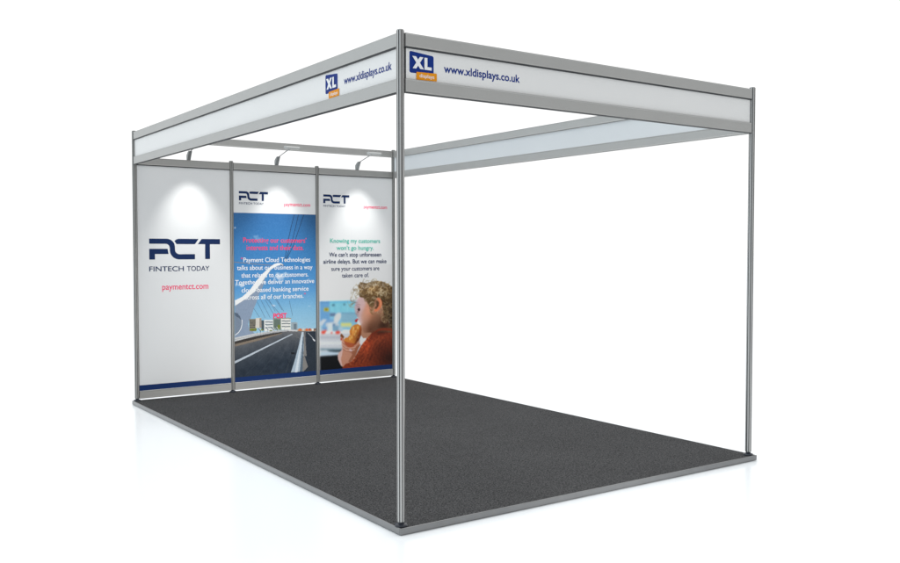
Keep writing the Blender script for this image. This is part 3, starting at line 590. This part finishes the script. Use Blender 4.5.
    p.line([(2.611, 0.337),(2.601, 0.324),(2.584, 0.311),(2.575, 0.298),(2.571, 0.284)], (96,38,22), .004, .7)
    p.line([(2.607, 0.394),(2.591, 0.381),(2.578, 0.368),(2.574, 0.354),(2.565, 0.34)], (160,72,40), .006, .7)
    p.line([(2.647, 0.365),(2.63, 0.352),(2.624, 0.339),(2.618, 0.325),(2.603, 0.312)], (84,32,20), .004, .7)
    p.line([(2.658, 0.45),(2.647, 0.436),(2.643, 0.422),(2.632, 0.409),(2.615, 0.396)], (160,72,40), .006, .7)
    p.line([(2.626, 0.443),(2.62, 0.43),(2.614, 0.416),(2.597, 0.403),(2.585, 0.39)], (178,84,48), .004, .7)
    p.line([(2.582, 0.345),(2.578, 0.331),(2.565, 0.318),(2.549, 0.305),(2.543, 0.292)], (84,32,20), .006, .7)
    p.line([(2.534, 0.268),(2.525, 0.255),(2.509, 0.242),(2.499, 0.228),(2.495, 0.215)], (84,32,20), .008, .7)
    p.line([(2.576, 0.426),(2.561, 0.413),(2.547, 0.4),(2.542, 0.386),(2.534, 0.373)], (178,84,48), .006, .7)
    p.line([(2.448, 0.356),(2.431, 0.343),(2.423, 0.33),(2.419, 0.317),(2.406, 0.304)], (70,26,18), .004, .7)
    p.line([(2.303, 0.25),(2.29, 0.238),(2.287, 0.224),(2.278, 0.211),(2.261, 0.198)], (178,84,48), .008, .7)
    p.line([(2.67, 0.372),(2.663, 0.358),(2.658, 0.344),(2.642, 0.331),(2.628, 0.318)], (70,26,18), .004, .7)
    p.line([(2.445, 0.241),(2.441, 0.228),(2.43, 0.214),(2.414, 0.202),(2.406, 0.188)], (178,84,48), .006, .7)
    p.line([(2.425, 0.278),(2.419, 0.264),(2.403, 0.251),(2.391, 0.238),(2.387, 0.225)], (96,38,22), .006, .7)
    p.line([(2.7, 0.432),(2.687, 0.419),(2.671, 0.406),(2.665, 0.392),(2.659, 0.379)], (96,38,22), .006, .7)
    p.line([(2.555, 0.393),(2.538, 0.38),(2.528, 0.366),(2.524, 0.353),(2.512, 0.339)], (160,72,40), .004, .7)
    p.line([(2.69, 0.477),(2.676, 0.464),(2.671, 0.45),(2.663, 0.436),(2.647, 0.423)], (178,84,48), .004, .7)
    p.line([(2.527, 0.355),(2.519, 0.342),(2.515, 0.328),(2.501, 0.315),(2.486, 0.302)], (160,72,40), .006, .7)
    p.line([(2.514, 0.347),(2.51, 0.333),(2.501, 0.32),(2.484, 0.307),(2.475, 0.294)], (70,26,18), .006, .7)
    p.line([(2.414, 0.286),(2.408, 0.272),(2.393, 0.26),(2.38, 0.247),(2.376, 0.233)], (84,32,20), .008, .7)
    p.line([(2.386, 0.366),(2.398, 0.348)], (196,104,62), .008, .7)
    p.line([(2.364, 0.33),(2.377, 0.311)], (196,104,62), .008, .7)
    p.line([(2.343, 0.294),(2.355, 0.275)], (196,104,62), .008, .7)
    p.line([(2.314, 0.245),(2.327, 0.227)], (196,104,62), .008, .7)
    p.line([(2.414, 0.402),(2.427, 0.384)], (196,104,62), .008, .7)
    p.line([(2.443, 0.43),(2.456, 0.411)], (196,104,62), .008, .7)
    p.line([(2.472, 0.456),(2.485, 0.437)], (196,104,62), .008, .7)
    p.line([(2.285, 0.216),(2.298, 0.198)], (196,104,62), .008, .7)
    p.line([(2.25, 0.187),(2.263, 0.169)], (196,104,62), .008, .7)
    p.tint([(2.792,0.546),(2.684,0.559),(2.603,0.555),(2.545,0.525),(2.494,0.473),(2.436,0.432),(2.386,0.366),(2.343,0.3),(2.307,0.24),(2.25,0.196),(2.197,0.185),(2.149,0.141),(2.791,0.116)], (2.743, 0.21),(0.3, 0.26),(0.36, 0.32, 0.3))
    p.tint([(2.792,0.546),(2.684,0.559),(2.603,0.555),(2.545,0.525),(2.494,0.473),(2.436,0.432),(2.386,0.366),(2.343,0.3),(2.307,0.24),(2.25,0.196),(2.197,0.185),(2.149,0.141),(2.791,0.116)], (2.45, 0.381),(0.12, 0.14),(1.4, 1.3, 1.2))
    p.tint([(2.792,0.546),(2.684,0.559),(2.603,0.555),(2.545,0.525),(2.494,0.473),(2.436,0.432),(2.386,0.366),(2.343,0.3),(2.307,0.24),(2.25,0.196),(2.197,0.185),(2.149,0.141),(2.791,0.116)], (2.625, 0.498),(0.14, 0.04),(0.6, 0.55, 0.5))
    p.soften(1)
    p.grain(3, 4)

# light levels
SPOT, FRONT_DIM, UP, TOPW, LOWW, EXPO = 37, .5, 1.35, 190, 6, 0

# ------------------------------------------------------------------ setting
fl = MB(); R = 400
fl.add([(-R, -R, -DECK), (R, -R, -DECK), (R, R, -DECK), (-R, R, -DECK)], [(0, 1, 2, 3)])
fo = fl.build('floor', M['floor']); fo['kind'] = 'structure'
fo['label'] = 'seamless glossy white studio floor under the stand'

# ------------------------------------------------------------------ platform
OX, OY = .036, .042
plat = empty('platform', (W/2, D/2, -DECK), 'low flat platform with charcoal carpet and grey aluminium edging under the stand', 'platform')
x0, x1, y0, y1 = -OX, W+.040, -OY, D+.040
c_ = MB(); c_.box(x0+.0075, x1-.0075, y0+.0075, y1-.0075, -DECK+.004, -.005)
c_.build('carpet', M['carpet'], plat)
E_ = .008
for (a, b2, c3, d3) in ((x0, x1, y0, y0+E_), (x0, x1, y1-E_, y1), (x0, x0+E_, y0+E_+.0005, y1-E_-.0005), (x1-E_, x1, y0+E_+.0005, y1-E_-.0005)):
    e = MB(); e.box(a, b2, c3, d3, -DECK+.002, -.0035); e.build('edge_trim', M['trim'], plat, bevel=.0035)

# ------------------------------------------------------------------ stand frame
stand = empty('exhibition_stand', (W/2, D/2, 0), 'open grey aluminium shell scheme stand with white name boards and a three-panel printed wall', 'exhibition stand')

def post(x, y, h, r=.0205, rot=0.):
    rot = rot
    mb = MB(); prof = []; ks = []
    n = 8
    for i in range(n):                      # eight flats, each with a narrow open slot
        a = rot+2*math.pi*i/n; half = math.pi/n; ap = r*math.cos(half)
        nx, ny = math.cos(a), math.sin(a); tx, ty = -ny, nx; hw = r*math.sin(half); sw = .0026; dp = .0036
        for (t, rr, k) in ((-hw*.86, ap, 0), (-sw, ap, 1), (-sw*.9, ap-dp, 1), (sw*.9, ap-dp, 1), (sw, ap, 0), (hw*.86, ap, 0)):
            prof.append((nx*rr+tx*t, ny*rr+ty*t)); ks.append(k)
    mb.prism(prof, (x, y, .020), (0, 0, 1), (1, 0, 0), (0, 1, 0), h-.022, ks=ks)
    # end cap
    mb.disc((x, y, h-.002), [(.0175, 0), (.0175, .004)], 16, 0)
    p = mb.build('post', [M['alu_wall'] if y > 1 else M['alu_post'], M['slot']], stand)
    f = MB(); f.disc((x, y, -.0055), [(.033, .0), (.034, .005), (.030, .011), (.017, .016), (.014, .027)], 28)
    f.build('foot', M['foot'], p, smooth=False)
    return p
post(-.004, .003, H+.008, .0208, math.radians(-9))
for (x, y) in ((W, 0), (0, D), (W, D)): post(x, y, H+.008, .0218)
for x in (W/3, 2*W/3): post(x, D, Z_LOW+RH+.016, .0208)

# straight rails; the profile is a shallow tray section with a lip coloured dark as the shadow line
def rail(p, ax, side, L, z, lip_low, lip_up=False):
    t, h = RT/2, RH
    prof = [(-t, 0), (-t+.004, -.0035), (t-.004, -.0035), (t, 0), (t, h*.06), (t-.0012, h*.09), (t-.0012, h*.91), (t, h*.94), (t, h),
            (t-.002, h+.001), (-t+.002, h+.001), (-t, h), (-t, h*.94), (-t+.0012, h*.91), (-t+.0012, h*.09), (-t, h*.06)]
    ks = [0]*16
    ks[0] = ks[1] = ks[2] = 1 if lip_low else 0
    mb = MB(); mb.prism(prof, (p[0], p[1], z), ax, side, (0, 0, 1), L, ks=ks)
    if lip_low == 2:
        # dark strip added as the shadow line under the rail
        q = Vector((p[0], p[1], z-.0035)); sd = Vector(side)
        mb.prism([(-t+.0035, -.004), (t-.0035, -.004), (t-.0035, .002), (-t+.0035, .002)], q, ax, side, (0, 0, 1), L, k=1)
    return mb.build('rail', [M['alu_wall'] if p[1] > 1 and L < 1 else M['alu'], M['shade_line']], stand)
G = .0185
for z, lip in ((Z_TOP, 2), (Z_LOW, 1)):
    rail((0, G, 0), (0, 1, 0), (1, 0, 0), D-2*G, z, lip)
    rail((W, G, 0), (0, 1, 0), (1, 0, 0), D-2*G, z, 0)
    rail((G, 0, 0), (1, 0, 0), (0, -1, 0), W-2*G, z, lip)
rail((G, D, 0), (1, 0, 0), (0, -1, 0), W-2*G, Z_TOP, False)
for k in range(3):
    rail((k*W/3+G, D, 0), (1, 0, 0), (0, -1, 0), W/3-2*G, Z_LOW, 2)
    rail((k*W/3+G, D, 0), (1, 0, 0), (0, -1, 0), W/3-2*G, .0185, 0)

# ------------------------------------------------------------------ name boards
BT = .006
zb0, zb1 = Z_LOW+RH-.004, Z_TOP-.002
def board(box):
    b3 = MB(); b3.box(*box); x0_, x1_, y0_, y1_, z0_, z1_ = box; e_ = .0045
    for u in (0, 1):                      # dark strips added as shade between board and post
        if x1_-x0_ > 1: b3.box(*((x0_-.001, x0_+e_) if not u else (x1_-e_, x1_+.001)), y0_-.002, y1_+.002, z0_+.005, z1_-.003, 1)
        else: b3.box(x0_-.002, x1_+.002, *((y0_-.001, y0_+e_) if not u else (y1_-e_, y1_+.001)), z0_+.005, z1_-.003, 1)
    return b3.build('fascia_board', [M['board'], M['shade_line']], stand)
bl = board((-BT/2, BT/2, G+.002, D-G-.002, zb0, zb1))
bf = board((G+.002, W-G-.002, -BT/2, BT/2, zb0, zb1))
br = board((W-BT/2, W+BT/2, G+.002, D-G-.002, zb0, zb1)); br.data.materials[0] = M['board_light_tint']

LEFT = Face((0, 0, 0), (0, -1, 0), (-1, 0, 0))
FRONT = Face((0, 0, 0), (1, 0, 0), (0, -1, 0))
WALL = Face((0, D, 0), (1, 0, 0), (0, -1, 0))
def badge(face, a, board_o, off):
    mb = MB(); mats = [M['white'], M['blue'], M['orange']]
    def plate(pts, o2, k):
        n = len(pts); fr = [face.p(x, z, o2+.0006) for x, z in pts]; bk = [face.p(x, z, o2) for x, z in pts]
        mb.add(fr+bk, [list(range(n))]+[[i, n+i, n+(i+1) % n, (i+1) % n] for i in range(n)], k)
    plate(round_poly([(a-.004, 2.298), (a+.151, 2.298), (a+.151, 2.403), (a-.004, 2.415)], .012), off, 0)
    plate(round_poly([(a, 2.302), (a+.147, 2.302), (a+.147, 2.399), (a, 2.411)], .010), off+.001, 1)
    plate(round_poly([(a+.041, 2.270), (a+.166, 2.273), (a+.166, 2.313), (a+.041, 2.309)], .004), off+.002, 2)
    # white X and L
    X0, X1, zb, zt = a+.018, a+.082, 2.325, 2.386; w = .020
    plate([(X0, zb), (X0+w*1.05, zb), (X1, zt), (X1-w*1.05, zt)], off+.0033, 0)
    plate([(X1-w*.95, zb), (X1+.003, zb), (X0+w, zt), (X0-.003, zt)], off+.0040, 0)
    L0 = a+.089
    plate([(L0, zb), (L0+.044, zb), (L0+.044, zb+.015), (L0+.018, zb+.015), (L0+.018, zt), (L0, zt)], off+.0033, 0)
    o = mb.build('logo_badge', mats, board_o)
    return o
for face, a, a_t, bo in ((LEFT, -.818, (-.597, -.086), bl), (FRONT, .046, (.257, .765), bf)):
    o = badge(face, a, bo, BT/2)
    lettering(face, 'tag_lettering', [('displays', a+.060, a+.150, 2.284, .026)], BT/2+.0030, M['white'], bo, .010)
    lettering(face, 'web_lettering', [('www.xldisplays.co.uk', a_t[0], a_t[1], 2.326, .058)], BT/2+.0006, M['blue'], bo, .022)

# ------------------------------------------------------------------ back wall panels
PT = .008
zp0, zp1 = .0185+RH-.004, Z_LOW-.002
panels = []
for k in range(3):
    b4 = MB(); b4.box(k*W/3+G-.001, (k+1)*W/3-G+.001, D-PT/2, D+PT/2, zp0, zp1)
    panels.append(b4.build('display_panel', M['panel'], stand))
panels[0]['label'] = 'white panel with large logo'
panels[1]['label'] = 'panel with a blue bridge picture'
panels[2]['label'] = 'panel with a picture of a child eating'
PF = PT/2

def pct(a, z, w, h, parent, off=PF):
    """the three-letter mark, drawn in units of its own width and height"""
    def q(px, py): return (a+(px-70)/570*w, z+(240-py)/167*h)
    def arc(cx, cy, rx, ry, t0, t1, n=10): return [(cx+rx*math.cos(math.radians(t0+(t1-t0)*i/n)), cy-ry*math.sin(math.radians(t0+(t1-t0)*i/n))) for i in range(n+1)]
    st = 42
    # the ribbon: top bar, swings down, ends as the lower bar
    upper = [(70, 73), (205, 73)]+arc(205, 138, 66, 65, 88, 8)+[(272, 160)]+arc(310, 162, 38, 36, 180, 268)+[(432, 197)]
    lower = [(432, 240), (300, 240)]+arc(305, 165, 74, 75, 268, 182)+[(231, 155)]+arc(200, 150, 30, 36, 5, 88)+[(70, 114)]
    ribbon = upper+lower
    foot = [(70, 154), (213, 154), (220, 196), (114, 196), (114, 240), (70, 240)]
    ctop = [(268, 92), (276, 83), (288, 76), (302, 73), (462, 73), (432, 116), (284, 116)]
    tee = [(488, 73), (640, 73), (640, 116), (556, 116), (556, 238), (515, 238), (515, 116), (456, 116)]
    return WALL.shape('logo', [[q(*p) for p in pl][::-1] for pl in (ribbon, foot, ctop, tee)], off, M['navy'], parent)

# panel with the large mark
P = panels[0]
pct(.125, 1.317, .688, .197, P)
lettering(WALL, 'tagline', [('FINTECH', .123, .452, 1.206, .066), ('TODAY', .482, .704, 1.206, .066)], PF+.0006, M['navy'], P, .012)
lettering(WALL, 'web_lettering', [('paymentct.com', .243, .692, 1.030, .082)], PF+.0006, M['pink'], P, .012)
# header on the other two
for P, dx in ((panels[1], 0.), (panels[2], .930)):
    pct(1.011+dx, 1.900, .309, .092, P)
    lettering(WALL, 'tagline', [('FINTECH', 1.012+dx, 1.150+dx, 1.862, .030), ('TODAY', 1.163+dx, 1.272+dx, 1.862, .030)], PF+.0006, M['navy'], P, .008)
    lettering(WALL, 'web_lettering', [('paymentct.com', 1.495+dx, 1.790+dx, 1.858, .052)], PF+.0006, M['pink'], P, .016)
for k in range(3):
    s0, s1 = k*W/3+G+.0005, (k+1)*W/3-G-.0005
    WALL.shape('stripe', [[(s0, .088), (s1, .088), (s1, .140), (s0, .140)]], PF, M['stripe'], panels[k])

pr = Print(W/3+G+.001, 2*W/3-G-.001, .1385, 1.777)
pr.gradient([(.60, (150, 192, 214)), (.80, (128, 180, 212)), (1.0, (88, 150, 202)), (1.25, (66, 132, 190)), (1.5, (62, 124, 182)), (1.777, (54, 104, 156))])
shade = np.clip((pr.A-1.5)/.35, 0, 1)*np.clip((pr.Z-1.2)/.5, 0, 1); pr.C *= (1-.14*shade)[..., None]
paint_bridge(pr)
pr.sheet('photo_print', WALL, PF+.0012, panels[1])
pr = Print(2*W/3+G+.001, W-G-.001, .1385, 1.25)
pr.gradient([(.78, (240, 242, 244)), (1.0, (236, 239, 241)), (1.25, (220, 222, 224))])
paint_window_seat(pr)
# the picture fades into the white of the panel at its top
pr.sheet('photo_print', WALL, PF+.0012, panels[2], cap=.70)

T = PF+.0022
lettering(WALL, 'headline', [('Protecting our customers’', 1.052, 1.742, 1.482, .072), ('interests and their data.', 1.087, 1.711, 1.407, .072)], T, M['pink'], panels[1], .008)
lettering(WALL, 'body_text', [
    ('Payment Cloud Technologies', 1.052, 1.785, 1.286, .066),
    ('talks about our business in a way', .985, 1.811, 1.208, .066),
    ('that relates to our customers.', 1.029, 1.763, 1.132, .066),
    ('Together we deliver an innovative', .965, 1.829, 1.063, .066),
    ('cloud-based banking service', 1.031, 1.764, .984, .066),
    ('across all of our branches.', 1.062, 1.706, .911, .066)], T, M['white'], panels[1], .006)
lettering(WALL, 'quote_mark', [('“', 1.026, 1.047, 1.288, .066), ('”', 1.712, 1.733, .915, .066)], T, M['pink'], panels[1], .006)
lettering(WALL, 'sign_lettering', [('POST', 1.368, 1.516, .712, .068)], T, M['pink'], panels[1], .045)
lettering(WALL, 'headline', [('Knowing my customers', 2.019, 2.629, 1.484, .066), ('won’t go hungry.', 2.095, 2.549, 1.409, .066)], T, M['teal'], panels[2], .014)
lettering(WALL, 'body_text', [
    ('We can’t stop unforeseen', 2.006, 2.642, 1.337, .064),
    ('airline delays. But we can make', 1.937, 2.710, 1.264, .064),
    ('sure your customers are', 2.031, 2.618, 1.187, .064),
    ('taken care of.', 2.157, 2.487, 1.114, .064)], T, M['navy'], panels[2], .012)

# ------------------------------------------------------------------ arm spotlights, clamped on the wall's rail
def arm_spotlight(x, label):
    zr = Z_LOW+RH+.0015
    r = empty('arm_spotlight', (x, D, zr), label, 'spotlight', 'arm spotlights on the back wall')
    b5 = MB()
    b5.prism([(-.010, 0), (.010, 0), (.026, .030), (.056, .080), (.050, .086), (.020, .074), (-.012, .050), (-.016, .028)], (x-.017, D, zr), (1, 0, 0), (0, -1, 0), (0, 0, 1), .034)
    b5.build('bracket', M['bracket'], r, bevel=.002)
    a5 = MB(); a5.tube([(x, D-.048, zr+.078), (x, D-.140, zr+.100), (x, D-.240, zr+.122), (x, D-.345, zr+.138)], .0045)
    a5.build('arm', M['steel'], r, smooth=True)
    h = MB()
    h.prism([(-.030, .006), (.030, -.002), (.036, .012), (.028, .026), (-.024, .032), (-.034, .022)], (x-.072, D-.365, zr+.128), (1, 0, 0), (0, -1, 0), (0, 0, 1), .144)
    hd = h.build('lamp_head', M['lamp_shell'], r, bevel=.003)
    l = MB(); l.prism([(-.022, .0025), (.022, -.0035), (.022, .0), (-.022, .006)], (x-.060, D-.365, zr+.128), (1, 0, 0), (0, -1, 0), (0, 0, 1), .120)
    l.build('lens', M['glow'], hd)
    sp = bpy.data.lights.new('spot_beam', 'SPOT'); sp.energy = SPOT; sp.spot_size = math.radians(60); sp.spot_blend = 1.0
    sp.shadow_soft_size = .03; sp.color = (1, .995, .97)
    so = bpy.data.objects.new('spot_beam', sp); col.objects.link(so)
    src = Vector((x, D-.372, zr+.118)); tgt = Vector((x, D, 1.42))
    so.parent = r; so.location = src-Vector(r.location); so.rotation_euler = (tgt-src).to_track_quat('-Z', 'Y').to_euler()
    return r

arm_spotlight(.510, 'small arm spotlight above the plain white logo panel, nearest the left corner post')
arm_spotlight(1.417, 'small arm spotlight above the blue bridge panel, middle one of the three')
arm_spotlight(2.349, 'small arm spotlight above the panel showing a child eating')

# ------------------------------------------------------------------ light: a white studio
w = bpy.data.worlds.new('World'); scene.world = w; w.use_nodes = True
nt = w.node_tree; bg = nt.nodes['Background']; tc = nt.nodes.new('ShaderNodeTexCoord')
sx = nt.nodes.new('ShaderNodeSeparateXYZ'); nt.links.new(tc.outputs['Generated'], sx.inputs[0])
def ramp(src, f0, f1, t0, t1):
    m = nt.nodes.new('ShaderNodeMapRange'); m.interpolation_type = 'SMOOTHSTEP'
    for n_, v_ in (('From Min', f0), ('From Max', f1), ('To Min', t0), ('To Max', t1)): m.inputs[n_].default_value = v_
    nt.links.new(src, m.inputs['Value']); return m.outputs[0]
front = ramp(sx.outputs['Y'], -.75, .15, FRONT_DIM, 1.0)       # the unlit side of the studio, behind the camera
up = ramp(sx.outputs['Z'], .45, .9, 1.0, UP)                   # world brightened overhead, added to whiten the floor
mul = nt.nodes.new('ShaderNodeMath'); mul.operation = 'MULTIPLY'; nt.links.new(front, mul.inputs[0]); nt.links.new(up, mul.inputs[1])
m2 = nt.nodes.new('ShaderNodeMath'); m2.operation = 'MULTIPLY'; m2.inputs[1].default_value = 1.10; nt.links.new(mul.outputs[0], m2.inputs[0])
mixc = nt.nodes.new('ShaderNodeMix'); mixc.data_type = 'RGBA'
mixc.inputs['A'].default_value = (1, 1, 1, 1); mixc.inputs['B'].default_value = (.86, .965, 1.03, 1)
cool = ramp(sx.outputs['X'], -.15, -.8, 0, 1)
cl = nt.nodes.new('ShaderNodeMath'); cl.operation = 'MULTIPLY'; cl.inputs[1].default_value = 1; nt.links.new(cool, cl.inputs[0])
nt.links.new(cl.outputs[0], mixc.inputs['Factor'])
nt.links.new(mixc.outputs['Result'], bg.inputs['Color']); nt.links.new(m2.outputs[0], bg.inputs['Strength'])

def area(loc, tgt, size, energy, color=(1, 1, 1)):
    l = bpy.data.lights.new('added_area_lamp', 'AREA'); l.shape = 'RECTANGLE'; l.size, l.size_y = size; l.energy = energy; l.color = color
    o = bpy.data.objects.new('added_area_lamp', l); col.objects.link(o); o.location = loc
    o.rotation_euler = (Vector(tgt)-Vector(loc)).to_track_quat('-Z', 'Y').to_euler()
    return l
area((1.5, 2.5, 8.0), (1.5, 2.5, 0), (7, 7), TOPW)  # unseen overhead lamp, added to lift the floor to white
lw = area((1.6, -5.2, 1.1), (1.35, D, .30), (1.0, .6), LOWW, (1, .995, .98)); lw.spread = math.radians(20)  # unseen low lamp, added to brighten the lower part of the wall

# ------------------------------------------------------------------ camera
cd = bpy.data.cameras.new('camera'); cam = bpy.data.objects.new('camera', cd); col.objects.link(cam)
cd.sensor_width = 36; cd.lens = 36*902.9/900; cd.clip_start = .05; cd.clip_end = 2000
yaw, pit = .6102, -.0345
d = Vector((math.cos(pit)*math.sin(yaw), math.cos(pit)*math.cos(yaw), math.sin(pit)))
cam.location = (-2.4166, -3.8830, 1.4035); cam.rotation_euler = d.to_track_quat('-Z', 'Y').to_euler()
scene.camera = cam

scene.render.engine = 'CYCLES'
scene.render.resolution_x, scene.render.resolution_y = 1024, 641
scene.view_settings.view_transform = 'Standard'; scene.view_settings.look = 'None'
scene.view_settings.exposure = EXPO; scene.view_settings.gamma = 1
